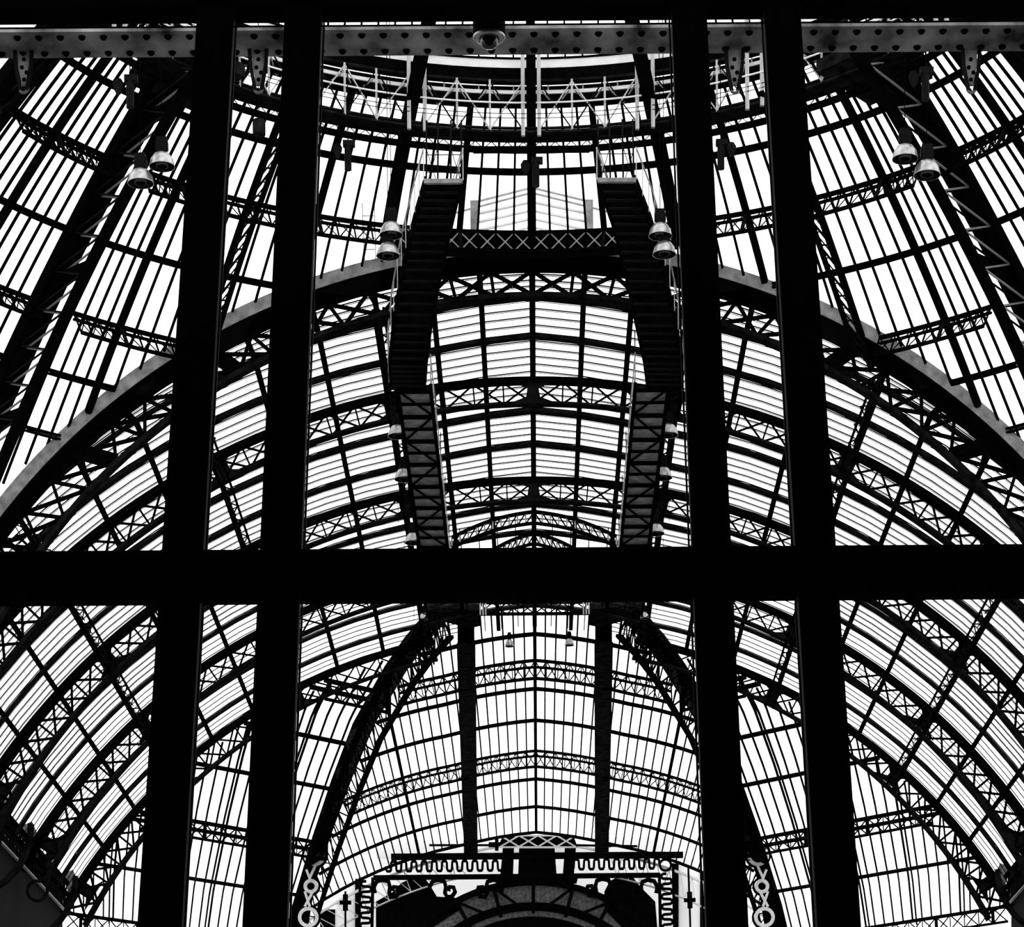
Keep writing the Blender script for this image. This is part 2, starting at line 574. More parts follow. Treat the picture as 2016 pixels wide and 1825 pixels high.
# ------------------------------------------------------------------ nave vault: glazing bays
ORD = ['first', 'second', 'third', 'fourth']
for b in range(4):
    y0, y1 = RIB[b], RIB[b+1]
    base = P(0, y0, 34)
    bay = struct('ceiling', base, ORD[b] + ' glazed bay of the vault behind the front arch', 'roof')
    rest = MB()
    for r in range(3):
        ya, yb = BAY[3*b + r], BAY[3*b + r + 1]
        for k in range(5):
            p0, p1 = lerp(ya, yb, k/5), lerp(ya, yb, (k+1)/5)
            for s in (-1, 1):
                for j in range(12):
                    c = [V(s*PT[j], p0), V(s*PT[j], p1), V(s*PT[j+1], p1), V(s*PT[j+1], p0)]
                    if j < 2: quad_mb(rest, *c)
                    else: panel('glass_pane', bay, base, *c, GLASS)
            if True:
                for s in (-1, 1):
                    m = MB()
                    q = [V(s*lerp(0.0, 1.02, j/16), p0 + 0.0, 0.03) for j in range(17)]
                    nn = [Vn(s*lerp(0.0, 1.02, j/16)) for j in range(17)]
                    if ya < 115 or k == 0:
                        m.sweep(q, nn, 0.042, 0.03)
                        m.sweep([p + Vector((0, 0.12, 0.0)) for p in q], nn, 0.022, 0.015)
                    else:
                        m.sweep(q[2:], nn[2:], 0.042, 0.03)
                    m.build('glazing_bar', IRON, bay, base)
        if r > 0:                                     # doubled rafters between the ribs
            for s in (-1, 1):
                tt = [lerp(0.0, 1.04, j/40) for j in range(41)]
                m = MB()
                for dy in (-0.11, 0.11):
                    m.sweep([V(s*t, ya + dy, 0.16) for t in tt], [Vn(s*t) for t in tt], 0.1, 0.1)
                m.build('rafter', IRON2, bay, base)
    rest_o = rest.build('glass_panes', GLASS, bay, base); rest_o['kind'] = 'stuff'
    for s in (-1, 1):
        for j, t in enumerate(PT):
            if j == 0 and s == 1: continue
            w = 0.18 if j else 0.2
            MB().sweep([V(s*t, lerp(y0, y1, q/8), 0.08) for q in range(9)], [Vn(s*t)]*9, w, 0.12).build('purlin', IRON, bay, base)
        # longitudinal bars of the centre strip towards the far crossing
    if b >= 2:
        for k in range(-4, 5):
            ys = max(y0, 116.0)
            MB().bar(V(k*0.03, ys, 0.03), V(k*0.03, y1, 0.03), 0.04, 0.06).build('glazing_bar', IRON, bay, base)

# ------------------------------------------------------------------ nave vault: lattice ribs
RLAB = ['first lattice rib of the vault behind the front arch', 'second lattice rib of the vault behind the front arch',
        'third lattice rib of the vault, low at both sides below the black transom', 'last lattice rib of the vault, where the far crossing begins']
NP = 50
for i in range(4):
    y = RIB[i+1]
    base = P(0, y, 34)
    rib = thing('vault_rib', RLAB[i], 'rib', base)
    tt = [-1.06 + 2.12*k/80 for k in range(81)]
    nn = [Vn(t) for t in tt]
    sides = [(0, 81)] if i < 3 else [(0, 34), (47, 81)]      # the last rib stops at the ring of the far crossing
    for a, b in sides:
        m = MB().sweep([V0(t, y, 0.26) for t in tt[a:b]], nn[a:b], [0.34 + 0.55*t*t for t in tt[a:b]], [0.12 + 0.12*t*t for t in tt[a:b]])
        m.sweep([V0(t, y + 0.18, 0.12) for t in tt[a:b]], nn[a:b], 0.1, 0.22)
        m.build('upper_chord', IRON, rib, base)
        MB().sweep([V0(t, y, 1.02 + 0.35*t*t) for t in tt[a:b]], nn[a:b], [0.4 + 0.2*t*t for t in tt[a:b]], [0.08 + 0.08*t*t for t in tt[a:b]]).build('lower_chord', IRON2, rib, base)
    tp = [-1.05 + 2.1*k/NP for k in range(NP + 1)]
    U = [V0(t, y, 0.26) for t in tp]; Lw = [V0(t, y, 1.0 + 0.35*t*t) for t in tp]
    for k in range(NP):
        if i < 3 or abs(tp[k]) > 0.18 and abs(tp[k+1]) > 0.18:
            strut('diagonal_brace', rib, base, U[k], Lw[k+1], 0.055 + 0.05*tp[k]**2, 0.07, IRON, Vector((0, 1, 0)))
            strut('diagonal_brace', rib, base, Lw[k], U[k+1], 0.055 + 0.05*tp[k]**2, 0.07, IRON, Vector((0, 1, 0)))
    for k in range(NP + 1):
        if i == 3 and abs(tp[k]) < 0.18: continue
        strut('vertical_brace', rib, base, U[k], Lw[k], 0.055 + 0.05*tp[k]**2, 0.07, IRON, Vector((0, 1, 0)))
    for s in (-1, 1):
        for t in (.2, .46, .735, 1.0):
            if i == 3 and t < .3: continue
            c = s*t
            m = MB()
            for e in (-1, 1):                         # haunched gusset plates where the girders meet the rib
                m.plate([V0(c, y, 0.2), V0(c + e*0.03, y, 0.25), V0(c + e*0.012, y, 0.45), V0(c + e*0.012, y, 0.8), V0(c + e*0.035, y, 1.06), V0(c, y, 1.06)], Vector((0, 0.06, 0)))
            m.build('gusset', IRON2, rib, base)
    if i == 3: continue
    m = MB()
    for e in (-1, 1):
        m.plate([V0(0, y - 0.1, 0.2), V0(e*0.03, y - 0.1, 0.25), V0(e*0.008, y - 0.1, 0.5), V0(e*0.01, y - 0.1, 0.8), V0(e*0.04, y - 0.1, 1.05), V0(0, y - 0.1, 1.05)], Vector((0, 0.05, 0)))
    m.build('crown_gusset', IRON2, rib, base)

# longitudinal lattice girders between the ribs
GLAB = {.2: 'beside the catwalk', .46: 'halfway up the haunch', .735: 'low on the haunch'}
BETW = ['front arch and first vault rib', 'first and second vault ribs', 'second and third vault ribs', 'third and last vault ribs']
for s in (-1, 1):
    for t in (.2, .46, .735):
        for b in range(4):
            y0, y1 = RIB[b], RIB[b+1]
            c = s*t
            base = V(c, (y0+y1)/2, 0.9)
            lg = thing('lattice_girder', 'lattice girder %s, %s side, between %s' % (GLAB[t], SIDE[s], BETW[b]), 'girder', base)
            d = 0.008
            tang = Vector((math.cos(c), 0, -math.sin(c)))
            for e, nm in ((-1, 'lower_chord'), (1, 'lower_chord')):
                MB().bar(V(c, y0, 1.0) + tang*(e*0.17), V(c, y1, 1.0) + tang*(e*0.17), 0.08, 0.08, Vn(c)).build(nm, IRON, lg, base)
            MB().bar(V(c, y0, 0.3), V(c, y1, 0.3), 0.16, 0.08, Vn(c)).build('upper_chord', IRON, lg, base)
            n = 12
            for k in range(n):
                a, q = lerp(y0, y1, k/n), lerp(y0, y1, (k+1)/n)
                e = 1 if k % 2 else -1
                strut('lattice_bar', lg, base, V(c, a, 1.0) + tang*(e*0.17), V(c, q, 1.0) - tang*(e*0.17), 0.045, 0.03, IRON2, Vn(c))
                strut('lattice_bar', lg, base, V(c, a, 0.3 if e > 0 else 1.0), V(c, q, 1.0 if e > 0 else 0.3), 0.045, 0.03, IRON2, tang)

# gallery girders at the springing line
for s in (-1, 1):
    x = s*21.35
    base = P(x, 110, 24)
    gg = thing('gallery_parapet', 'dark openwork parapet girder at the foot of the vault on the ' + SIDE[s], 'parapet', base)
    MB().bar(P(x, 89.5, 24.6), P(x, 131, 24.6), 0.3, 0.16).build('top_rail', IRON, gg, base)
    MB().bar(P(x, 89.5, 23.3), P(x, 131, 23.3), 0.12, 0.06).build('bottom_rail', STEEL, gg, base)
    for k in range(56):
        y = 89.8 + 0.74*k
        strut('baluster', gg, base, P(x, y, 23.3), P(x, y, 24.6), 0.12, 0.1, IRON2)
        strut('diagonal_brace', gg, base, P(x, y, 23.3), P(x, y + 0.7, 24.6), 0.05, 0.05, IRON2)
    for k, y in enumerate(RIB[1:]):
        m = MB()
        z = 24.2
        m.plate([P(x + s*0.2, y - 0.06, z + 0.9), P(x - s*0.1, y - 0.06, z - 0.2), P(x - s*0.5, y - 0.06, z + 0.5), P(x - s*0.25, y - 0.06, z + 1.1)], Vector((0, 0.12, 0)))
        m.build('foot_plate', CANOPY, gg, base)
# curved brackets below the parapets
for s in (-1, 1):
    for k, y in enumerate(RIB[1:4]):
        x = s*21.2
        base = P(x, y, 22)
        br = thing('spandrel_bracket', 'dark curved bracket under the %s parapet at the %s vault rib' % (SIDE[s], ['first', 'second', 'third', 'last'][k]), 'bracket', base)
        pts = [P(s*(21.5 - 2.2*math.sin(a)), y, 20.4 + 2.6*(1 - math.cos(a))) for a in [math.pi/2*j/10 for j in range(11)]]
        MB().sweep(pts, [Vector((0, 1, 0))]*11, 0.2, 0.3).build('curved_arm', IRON2, br, base)
        c = P(s*20.9, y, 22.4)
        MB().tube([c + Vector((0.42*math.cos(a), 0, 0.42*math.sin(a))) for a in [2*math.pi*j/20 for j in range(21)]], 0.07, 6).build('ring', IRON2, br, base)

# ------------------------------------------------------------------ gable trusses under the vault before the crossing
def gable(y, ah, ex, eh, dep, lab, n=10):
    base = P(0, y, ah)
    t = thing('gable_truss', lab, 'truss', base)
    for s in (-1, 1):
        a, e = P(0, y, ah), P(s*ex, y, eh)
        a2, e2 = P(0, y, ah - dep), P(s*ex, y, eh - dep*0.9)
        mid = lambda p, q, k: lerp(p, q, k) + Vector((0, 0, 0.18*math.sin(math.pi*k)))
        U = [mid(a, e, k/n) for k in range(n + 1)]; Lw = [mid(a2, e2, k/n) for k in range(n + 1)]
        MB().sweep(U, [UP]*(n+1), 0.25, 0.09).build('upper_chord', IRON, t, base)
        MB().sweep(Lw, [UP]*(n+1), 0.2, 0.09).build('lower_chord', IRON, t, base)
        for k in range(n):
            strut('diagonal_brace', t, base, U[k], Lw[k+1], 0.05, 0.06, IRON, Vector((0, 1, 0)))
            strut('vertical_brace', t, base, U[k+1], Lw[k+1], 0.06, 0.06, STEEL, Vector((0, 1, 0)))
gable(114.0, 35.95, 3.25, 34.95, 0.45, 'shallow pointed lattice truss across the vault, just above the black transom')
gable(116.5, 35.85, 2.3, 34.75, 0.4, 'steeper pointed lattice truss behind the shallow one above the transom')

# ------------------------------------------------------------------ ring gallery under the lantern
def ring(r, h, a0, a1, step=2.5):
    n = max(2, int(abs(a1 - a0)/step))
    return [P(r*math.sin(math.radians(lerp(a0, a1, k/n))), DY + r*math.cos(math.radians(lerp(a0, a1, k/n))), h) for k in range(n + 1)]
def rp(r, h, a):
    a = math.radians(a)
    return P(r*math.sin(a), DY + r*math.cos(a), h)
base = rp(12.9, 37.7, 0)
gal = thing('ring_gallery', 'round lattice gallery hung beneath the lantern at the top of the dome', 'gallery', base)
RA = 75
q = ring(12.9, 37.7, -RA, RA); m = MB().sweep(q, [UP]*len(q), 0.16, 0.07)
q = ring(12.9, 37.82, -RA, RA); m.sweep(q, [UP]*len(q), 0.1, 0.05); m.build('lower_chord', IRON2, gal, base)
q = ring(12.9, 39.2, -RA, RA); MB().sweep(q, [UP]*len(q), 0.12, 0.07).build('upper_chord', IRON2, gal, base)
for h in (38.5,):
    q = ring(12.75, h, -RA, RA); MB().tube(q, 0.025, 6).build('hand_rail', PALE, gal, base)
for h in (38.18, 38.05):
    q = ring(12.75, h, -RA, RA); MB().tube(q, 0.012, 5).build('mid_rail', IRON2, gal, base)
q = ring(13.25, 37.72, -RA, RA); MB().sweep(q, [UP]*len(q), 0.7, 0.03).build('deck', IRON2, gal, base)
for k in range(-5, 6):
    a = 15*k
    for e in (-1.05, 1.05):
        if abs(k) == 3: continue
        strut('post', gal, base, rp(12.8, 37.55, a + e), rp(12.8, 40.3, a + e), 0.11, 0.11, STEEL)
    for j in range(3):
        a0 = a + 1.05 + 4.3*j; a1 = a0 + 4.3
        if k == 5: break
        strut('diagonal_brace', gal, base, rp(12.85, 37.75, a0), rp(12.85, 39.15, a1), 0.035, 0.035, STEEL if j != 1 else IRON2)
        strut('diagonal_brace', gal, base, rp(12.85, 39.15, a0), rp(12.85, 37.75, a1), 0.035, 0.035, IRON2 if j != 1 else STEEL)
        if j:
            strut('post', gal, base, rp(12.85, 37.7, a0), rp(12.85, 39.2, a0), 0.06, 0.06, STEEL)
        strut('strut', gal, base, rp(12.9, 38.9, a0 + 0.4), rp(13.3, 38.6, a0 + 2.1), 0.03, 0.03, STEEL)
        strut('strut', gal, base, rp(13.3, 38.6, a0 + 2.1), rp(12.9, 38.9, a0 + 3.9), 0.03, 0.03, STEEL)
for s in (-1, 1):                                    # dark gusset platforms where the box ribs meet the gallery
    a = 46.6*s
    pts = [rp(12.6, 37.9, a - 7), rp(12.6, 37.9, a + 7), rp(14.4, 37.4, a + 4.5), rp(14.4, 37.4, a - 4.5)]
    MB().plate(pts, Vector((0, 0, 0.35))).build('gusset_platform', IRON2, gal, base)

base = rp(13.4, 37.4, 0)
lt = thing('lighting_ring', 'thin dark ring beam with lattice edge below the round gallery', 'truss', base)
q = ring(13.45, 37.42, -70, 70); MB().sweep(q, [UP]*len(q), 0.16, 0.14).build('ring_beam', IRON, lt, base)
q = ring(13.45, 37.66, -70, 70); MB().tube(q, 0.02, 5).build('rail', IRON, lt, base)
for k in range(-35, 35):
    strut('lattice_bar', lt, base, rp(13.45, 37.45, 2*k), rp(13.45, 37.66, 2*k + 1), 0.02, 0.02, IRON)
    strut('lattice_bar', lt, base, rp(13.45, 37.66, 2*k + 1), rp(13.45, 37.45, 2*k + 2), 0.02, 0.02, IRON)
base = P(0, 84.9, 37.2)
ht = thing('hanging_truss', 'small straight lighting truss hung under the ring on the centre line', 'truss', base)
for h in (37.38, 37.2, 37.56):
    MB().bar(P(-1.7, 84.6, h), P(1.7, 84.6, h), 0.03, 0.03).build('chord', IRON, ht, base)
for k in range(14):
    x0, x1 = -1.7 + 3.4*k/14, -1.7 + 3.4*(k+1)/14
    strut('lattice_bar', ht, base, P(x0, 84.6, 37.2 if k % 2 else 37.38), P(x1, 84.6, 37.38 if k % 2 else 37.2), 0.018, 0.018, IRON)
for x in (-1.7, 1.7): strut('lattice_bar', ht, base, P(x, 84.6, 37.2), P(x, 84.6, 37.56), 0.02, 0.02, IRON)

# lantern drum above the dome
base = P(0, DY, 39)
lan = thing('lantern_drum', 'round lantern drum crowning the dome, with pale fascia and dark bands', 'lantern', base)
def band(name, r, h0, h1, mat, th=0.1):
    q = ring(r, (h0 + h1)/2, -80, 80); MB().sweep(q, [UP]*len(q), th, h1 - h0).build(name, mat, lan, base)
band('ring_beam', 13.25, 38.62, 38.9, IRON, 0.3)
band('shelf', 13.1, 38.9, 39.0, PALE)
band('dark_back', 13.45, 39.0, 39.28, IRON)
band('cornice', 13.2, 39.26, 39.68, IRON, 0.2)
band('fascia', 13.25, 39.7, 39.97, PALE)
band('fascia_cap', 13.2, 39.98, 40.02, IRON)
band('top_ring', 12.6, 41.6, 41.8, IRON)
for k in range(-36, 37):
    if k % 2: strut('louvre', lan, base, rp(13.3, 39.02, 2.2*k), rp(13.3, 39.24, 2.2*k), 0.12 if k % 6 == 1 else 0.05, 0.04, STEEL)
    strut('glazing_bar', lan, base, rp(13.25, 40.0, 2.2*k), rp(12.6, 41.7, 2.2*k), 0.05, 0.05, IRON)
    if k < 36: panel('glass_pane', lan, base, rp(13.25, 40.0, 2.2*k), rp(13.25, 40.0, 2.2*k+2.2), rp(12.6, 41.7, 2.2*k+2.2), rp(12.6, 41.7, 2.2*k), GLASS)

# ------------------------------------------------------------------ stairs and catwalks on both sides
for s in (-1, 1):
    # centre line of the stair underside: from the ring gallery down to the vault catwalk
    ctrl = [((873, 362), 82.0, 72), ((853, 440), 83.6, 76), ((832, 530), 85.6, 78), ((812, 640), 88.0, 76), ((803, 720), 90.2, 74), ((803, 768), 91.8, 68)]
    if s == 1:
        ctrl = [((1214, 360), 82.0, 72), ((1243, 440), 83.6, 76), ((1268, 530), 85.6, 78), ((1291, 640), 88.0, 78), ((1306, 715), 90.2, 76), ((1308, 766), 91.8, 68)]
    C = []
    for (px, py), y, wd in ctrl:
        C.append((at(px, py, y), wd*y/F))
    # resample
    S = []
    for i in range(len(C) - 1):
        for k in range(5):
            S.append((lerp(C[i][0], C[i+1][0], k/5), lerp(C[i][1], C[i+1][1], k/5)))
    S.append(C[-1])
    base = S[15][0].copy()
    st = thing('stair', 'black hanging stair climbing from the %s catwalk to the ring gallery, seen from below' % SIDE[s], 'stair', base)
    m = MB(); nb = 0
    v = []
    for p, w in S:
        v += [p + Vector((-w/2, 0, 0)), p + Vector((w/2, 0, 0)), p + Vector((w/2, 0.1, 0.12)), p + Vector((-w/2, 0.1, 0.12))]
    m.v = v
    for i in range(len(S) - 1):
        a = 4*i
        for k in range(4):
            k2 = (k+1) % 4
            m.f.append((a+k, a+k2, a+4+k2, a+4+k))
    m.f.append((3, 2, 1, 0)); e = 4*(len(S)-1); m.f.append((e, e+1, e+2, e+3))
    m.build('soffit', DECK, st, base)
    for i in range(1, len(S) - 1):
        p, w = S[i]
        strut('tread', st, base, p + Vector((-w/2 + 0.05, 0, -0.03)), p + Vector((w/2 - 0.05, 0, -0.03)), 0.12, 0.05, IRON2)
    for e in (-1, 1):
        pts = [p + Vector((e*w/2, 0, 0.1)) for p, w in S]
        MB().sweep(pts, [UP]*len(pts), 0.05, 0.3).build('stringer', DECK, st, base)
        pts = [p + Vector((e*(w/2 + 0.04), 0, 1.0)) for p, w in S]
        MB().tube(pts, 0.025, 6).build('hand_rail', STEEL, st, base)
        for i in range(0, len(S), 2):
            p, w = S[i]
            strut('baluster', st, base, p + Vector((e*(w/2 + 0.04), 0, 0.1)), p + Vector((e*(w/2 + 0.04), 0, 1.0)), 0.025, 0.025, STEEL)
    # landing edge and hanger cage up to the gallery
    p, w = S[0]
    MB().box((p.x - w/2 - 0.03, p.y - 0.12, p.z - 0.02), (p.x + w/2 + 0.03, p.y, p.z + 0.1)).build('landing_edge', GREY, st, base)
    for dx in (-0.5, -0.17, 0.2, 0.5):
        strut('hanger', st, base, p + Vector((dx, 0.3, 0)), p + Vector((dx*1.0, 0.9, 2.2)), 0.05, 0.05, IRON2)
    for z in (0.5, 1.0, 1.5):
        strut('tie', st, base, p + Vector((-0.5, 0.4, z)), p + Vector((0.5, 0.4, z)), 0.02, 0.02, IRON2)
    for a, b2 in ((0, 1), (1, 0)):
        for x in (-0.5, 0.2):
            strut('tie', st, base, p + Vector((x, 0.4, 0.1 + 1.1*a)), p + Vector((x + 0.33, 0.4, 0.1 + 1.1*b2)), 0.02, 0.02, IRON2)
    # catwalk along the vault
    h = 32.8
    xa, xb = s*3.25, s*4.3
    base = P(s*3.75, 110, h)
    cw = thing('catwalk', 'long dark catwalk hung under the vault on the %s, its underside cross braced' % SIDE[s], 'catwalk', base)
    k = 0
    y = 91.8
    while y < 112:
        x0, x1 = sorted((xa, xb))
        MB().box((x0 + 0.06, y, h + EYE + 0.05), (x1 - 0.06, y + 2.3, h + EYE + 0.09)).build('deck_panel', GREY, cw, base)
        strut('joist', cw, base, P(xa, y, h), P(xb, y, h), 0.14, 0.12, IRON)
        strut('joist', cw, base, P(xa, y + 1.17, h), P(xb, y + 1.17, h), 0.08, 0.08, IRON)
        a, b2 = (xa, xb) if k % 2 else (xb, xa)
        strut('diagonal_brace', cw, base, P(a, y, h + 0.02), P(b2, y + 2.34, h + 0.02), 0.05, 0.05, IRON)
        for x in (xa, xb):
            strut('baluster', cw, base, P(x, y, h), P(x, y, h + 1.1), 0.04, 0.04, STEEL)
        if k % 2 == 0:
            for x in (xa, xb):
                strut('hanger', cw, base, P(x, y, h), P(x, y, 34.7), 0.035, 0.035, IRON2)
        y += 2.34; k += 1
    for x in (xa, xb):
        MB().bar(P(x, 91.6, h + 0.05), P(x, 114.2, h + 0.05), 0.1, 0.25).build('side_beam', IRON, cw, base)
        for hh in (0.55, 1.1):
            MB().bar(P(x, 91.6, h + hh), P(x, 114.2, h + hh), 0.035, 0.035).build('hand_rail', STEEL, cw, base)

# ------------------------------------------------------------------ far crossing
HIPPX = [(880, 1210), (840, 1255), (800, 1310), (735, 1420), (690, 1530), (650, 1640), (605, 1780), (580, 1880)]
def on_barrel(px, py):
    u, w = uw(px, py); a = u/F; b = w/F
    A = a*a + b*b; B = b*VH; Cc = VH*VH - VR*VR
    y = (B + math.sqrt(B*B - A*Cc))/A
    return a*y, y, b*y
HIP = [on_barrel(*p) for p in HIPPX]
def hip_at_y(y):
    for i in range(len(HIP) - 1):
        if HIP[i][1] <= y <= HIP[i+1][1]:
            k = (y - HIP[i][1])/(HIP[i+1][1] - HIP[i][1])
            return tuple(lerp(HIP[i][j], HIP[i+1][j], k) for j in range(3))
    return HIP[0] if y < HIP[0][1] else HIP[-1]
YE = 177.4
FT = [137.4, 155.9]                    # trusses
FS = [132.8, 142.7, 149.1, 162.7, 170.0]
def tmax(y):
    x, _, h = hip_at_y(y)
    return math.atan2(-x, h - VH)
base = P(0, 150, 36)
fc = struct('ceiling', base, 'glazed end bay of the far crossing between its two curved hips', 'roof')
levels = sorted([129.0] + FT + FS + [YE])
TB = [0.0195*k for k in range(0, 48)]
stuff = MB(); cnt = 0
for s in (-1, 1):
    for i, t in enumerate(TB):
        ys = None
        y = 128.5
        while y < YE:
            if tmax(y) >= t: ys = y; break
            y += 0.5
        if ys is None or (i == 0 and s == 1): continue
        MB().bar(V(s*t, ys, 0.02), V(s*t, YE, 0.02), 0.17 if i in (0, 15) else 0.075, 0.1, Vn(s*t)).build('glazing_bar', IRON, fc, base)
    for j in range(len(levels) - 1):
        a, b2 = levels[j], levels[j+1]
        for i in range(len(TB) - 1):
            if TB[i] > tmax(b2): break
            c = [V(s*TB[i], a), V(s*TB[i], b2), V(s*TB[i+1], b2), V(s*TB[i+1], a)]
            if TB[i+1] > tmax(a):
                quad_mb(stuff, *c)
            elif cnt < 300:
                panel('glass_pane', fc, base, *c, GLASS); cnt += 1
            else: quad_mb(stuff, *c)
o = stuff.build('glass_panes', GLASS, fc, base); o['kind'] = 'stuff'
for y in FS + [YE]:
    tm = tmax(y); tt = [lerp(-tm, tm, k/24) for k in range(25)]
    MB().sweep([V(t, y, 0.1) for t in tt], [Vn(t) for t in tt], 0.2, 0.16).build('purlin', IRON, fc, base)
for j, y in enumerate(FT):
    tm = tmax(y); n = int(tm/0.0195)//2*4
    tt = [lerp(-tm, tm, k/n) for k in range(n + 1)]
    b3 = P(0, y, 35.5)
    t = thing('arched_truss', ['upper', 'lower'][j] + ' arched lattice purlin of the far crossing, between the hips', 'truss', b3)
    m = MB().sweep([V(q, y, 0.1) for q in tt], [Vn(q) for q in tt], 0.2, 0.12)
    m.sweep([V(q, y + 1.2, 0.1) for q in tt], [Vn(q) for q in tt], 0.16, 0.1)
    m.build('upper_chord', IRON, t, b3)
    MB().sweep([V(q, y, 0.95) for q in tt], [Vn(q) for q in tt], 0.2, 0.12).build('lower_chord', IRON, t, b3)
    for k in range(n):
        strut('diagonal_brace', t, b3, V(tt[k], y, 0.1), V(tt[k+1], y, 0.95), 0.05, 0.05, IRON, Vector((0, 1, 0)))
        strut('diagonal_brace', t, b3, V(tt[k], y, 0.95), V(tt[k+1], y, 0.1), 0.05, 0.05, IRON, Vector((0, 1, 0)))
        strut('vertical_brace', t, b3, V(tt[k], y, 0.95), V(tt[k], y, 0.1), 0.05, 0.05, IRON, Vector((0, 1, 0)))
# hips
for s in (-1, 1):
    hp = [P(-s*h[0], h[1], h[2]) for h in HIP]
    pts = []
    for i in range(len(hp) - 1):
        for k in range(5): pts.append(lerp(hp[i], hp[i+1], k/5))
    pts.append(hp[-1])
    nv = [Vn(-s*math.atan2(h[0], h[2] - VH)) for h in HIP]
    nn = []
    for i in range(len(nv) - 1):
        for k in range(5): nn.append(lerp(nv[i], nv[i+1], k/5).normalized())
    nn.append(nv[-1])
    base = pts[12].copy()
    t = thing('hip_rib', 'black curved hip rib descending on the %s of the far crossing' % SIDE[s], 'rib', base)
    MB().sweep([p - n*0.1 + Vector((s*0.5, 0, 0)) for p, n in zip(pts, nn)], nn, 1.1, 0.3).build('outer_chord', IRON, t, base)
    inn = [p - n*1.0 for p, n in zip(pts, nn)]
    MB().sweep(inn, nn, 0.3, 0.14).build('inner_chord', IRON, t, base)
    for i in range(len(pts) - 1):
        a, b2 = (pts, inn) if i % 2 else (inn, pts)
        strut('lattice_bar', t, base, a[i], b2[i+1], 0.07, 0.07, IRON2)
        strut('lattice_bar', t, base, pts[i], inn[i], 0.07, 0.07, IRON)
    # the slanted sector beside the hip
    dv = Vector((s*0.72, -0.694, 0))
    def hp_y(y):
        x, yy, h = hip_at_y(y); return P(-s*x, yy, h)
    ysec = [129.5, 133.3, 139.3, 140.6, 147.6, 155.3, 165.0, 166.4, 175.5, 186.0]
    base2 = hp_y(150)
    sec = struct('ceiling', base2, 'slanted glazed sector on the %s of the far crossing' % SIDE[s], 'roof')
    stuff = MB(); cnt = 0
    NB = 40; ds = 0.72
    def smax(y): return max(0.0, (y - 130.9)/0.694)
    def seen(p):                               # the part of the sector that lies within the opening of the last vault rib
        k = RIB[4]/p.y
        return math.hypot(p.x*k, (p.z - EYE)*k - VH) < VR - 0.35
    def slen(p, most):
        k = 0.0
        while k < most and seen(p + dv*(k + 0.2)): k += 0.2
        return k
    for k in range(1, NB):
        q = []
        for j in range(40):
            y = lerp(129.5, 186, j/39)
            p = hp_y(y) + dv*(ds*k)
            if smax(y) >= ds*k and seen(p): q.append(p)
        if len(q) > 1:
            th = (k % 5 == 0)
            m = MB().sweep(q, [Vector((0, 0, 1))]*len(q), 0.12 if th else 0.095, 0.08)
            if th: m.sweep([p + dv*0.3 - Vector((0, 0, 0.25)) for p in q], [UP]*len(q), 0.1, 0.08)
            m.build('glazing_bar', IRON, sec, base2)
    for j in range(len(ysec) - 1):
        a, b2 = ysec[j], ysec[j+1]
        pa, pb = hp_y(a), hp_y(b2)
        sm = max(0.3, slen(pb, min(smax(b2), ds*(NB - 1))))
        MB().bar(pb, pb + dv*sm, 0.24, 0.18).build('purlin', IRON, sec, base2)
        for k in range(NB - 1):
            if ds*(k+1) > smax(b2): break
            c = [pa + dv*(ds*k), pa + dv*(ds*(k+1)), pb + dv*(ds*(k+1)), pb + dv*(ds*k)]
            if not seen(c[0]): break
            if cnt < 200 and 1 < j: panel('glass_pane', sec, base2, *c, GLASS); cnt += 1
            else: quad_mb(stuff, *c)
    o = stuff.build('glass_panes', GLASS, sec, base2); o['kind'] = 'stuff'
    for j, (y, nm) in enumerate(((139.3, 'upper'), (165.0, 'middle'), (186.0, 'lowest'))):
        p = hp_y(y); sm = max(1.5, slen(p, min(smax(y), 26)))
        dn = Vector((0, -0.25, -0.95))
        t = thing('lattice_purlin', '%s lattice purlin of the slanted sector on the %s of the far crossing' % (nm, SIDE[s]), 'truss', p)
        MB().bar(p, p + dv*sm, 0.14, 0.14).build('upper_chord', IRON, t, p)
        MB().bar(p + dn, p + dn + dv*sm, 0.12, 0.14).build('lower_chord', IRON, t, p)
        n = int(sm/1.0)
        for k in range(n):
            a, b2 = p + dv*(sm*k/n), p + dv*(sm*(k+1)/n)
            strut('diagonal_brace', t, p, a, b2 + dn, 0.06, 0.06, IRON)
            strut('diagonal_brace', t, p, a + dn, b2, 0.06, 0.06, IRON)
            strut('vertical_brace', t, p, a, a + dn, 0.06 if k % 4 else 0.2, 0.06, IRON)
    # broad dark band hanging down the end bay
    pts = []
    for k in range(13):
        y = lerp(129.5, YE, k/12); x = s*lerp(3.15, 4.1, k/12)
        t_ = math.asin(x/VR); pts.append(V(t_, y, 0.5))
    base = pts[6].copy()
    t = thing('deep_rib', 'broad black deep rib down the end bay, %s of the centre' % SIDE[s], 'rib', base)
    m = MB()
    for e in (-1, 1):
        m.sweep([p + Vector((e*0.35, 0, 0)) for p in pts], [UP]*13, 0.06, 0.9)
    m.sweep([p + Vector((0, 0, 0.3)) for p in pts], [UP]*13, 0.7, 0.1)
    m.build('side_plate', IRON, t, base)
    MB().sweep([p + Vector((0, 0, -0.47)) for p in pts], [UP]*13, 0.84, 0.06).build('bottom_flange', IRON2, t, base)
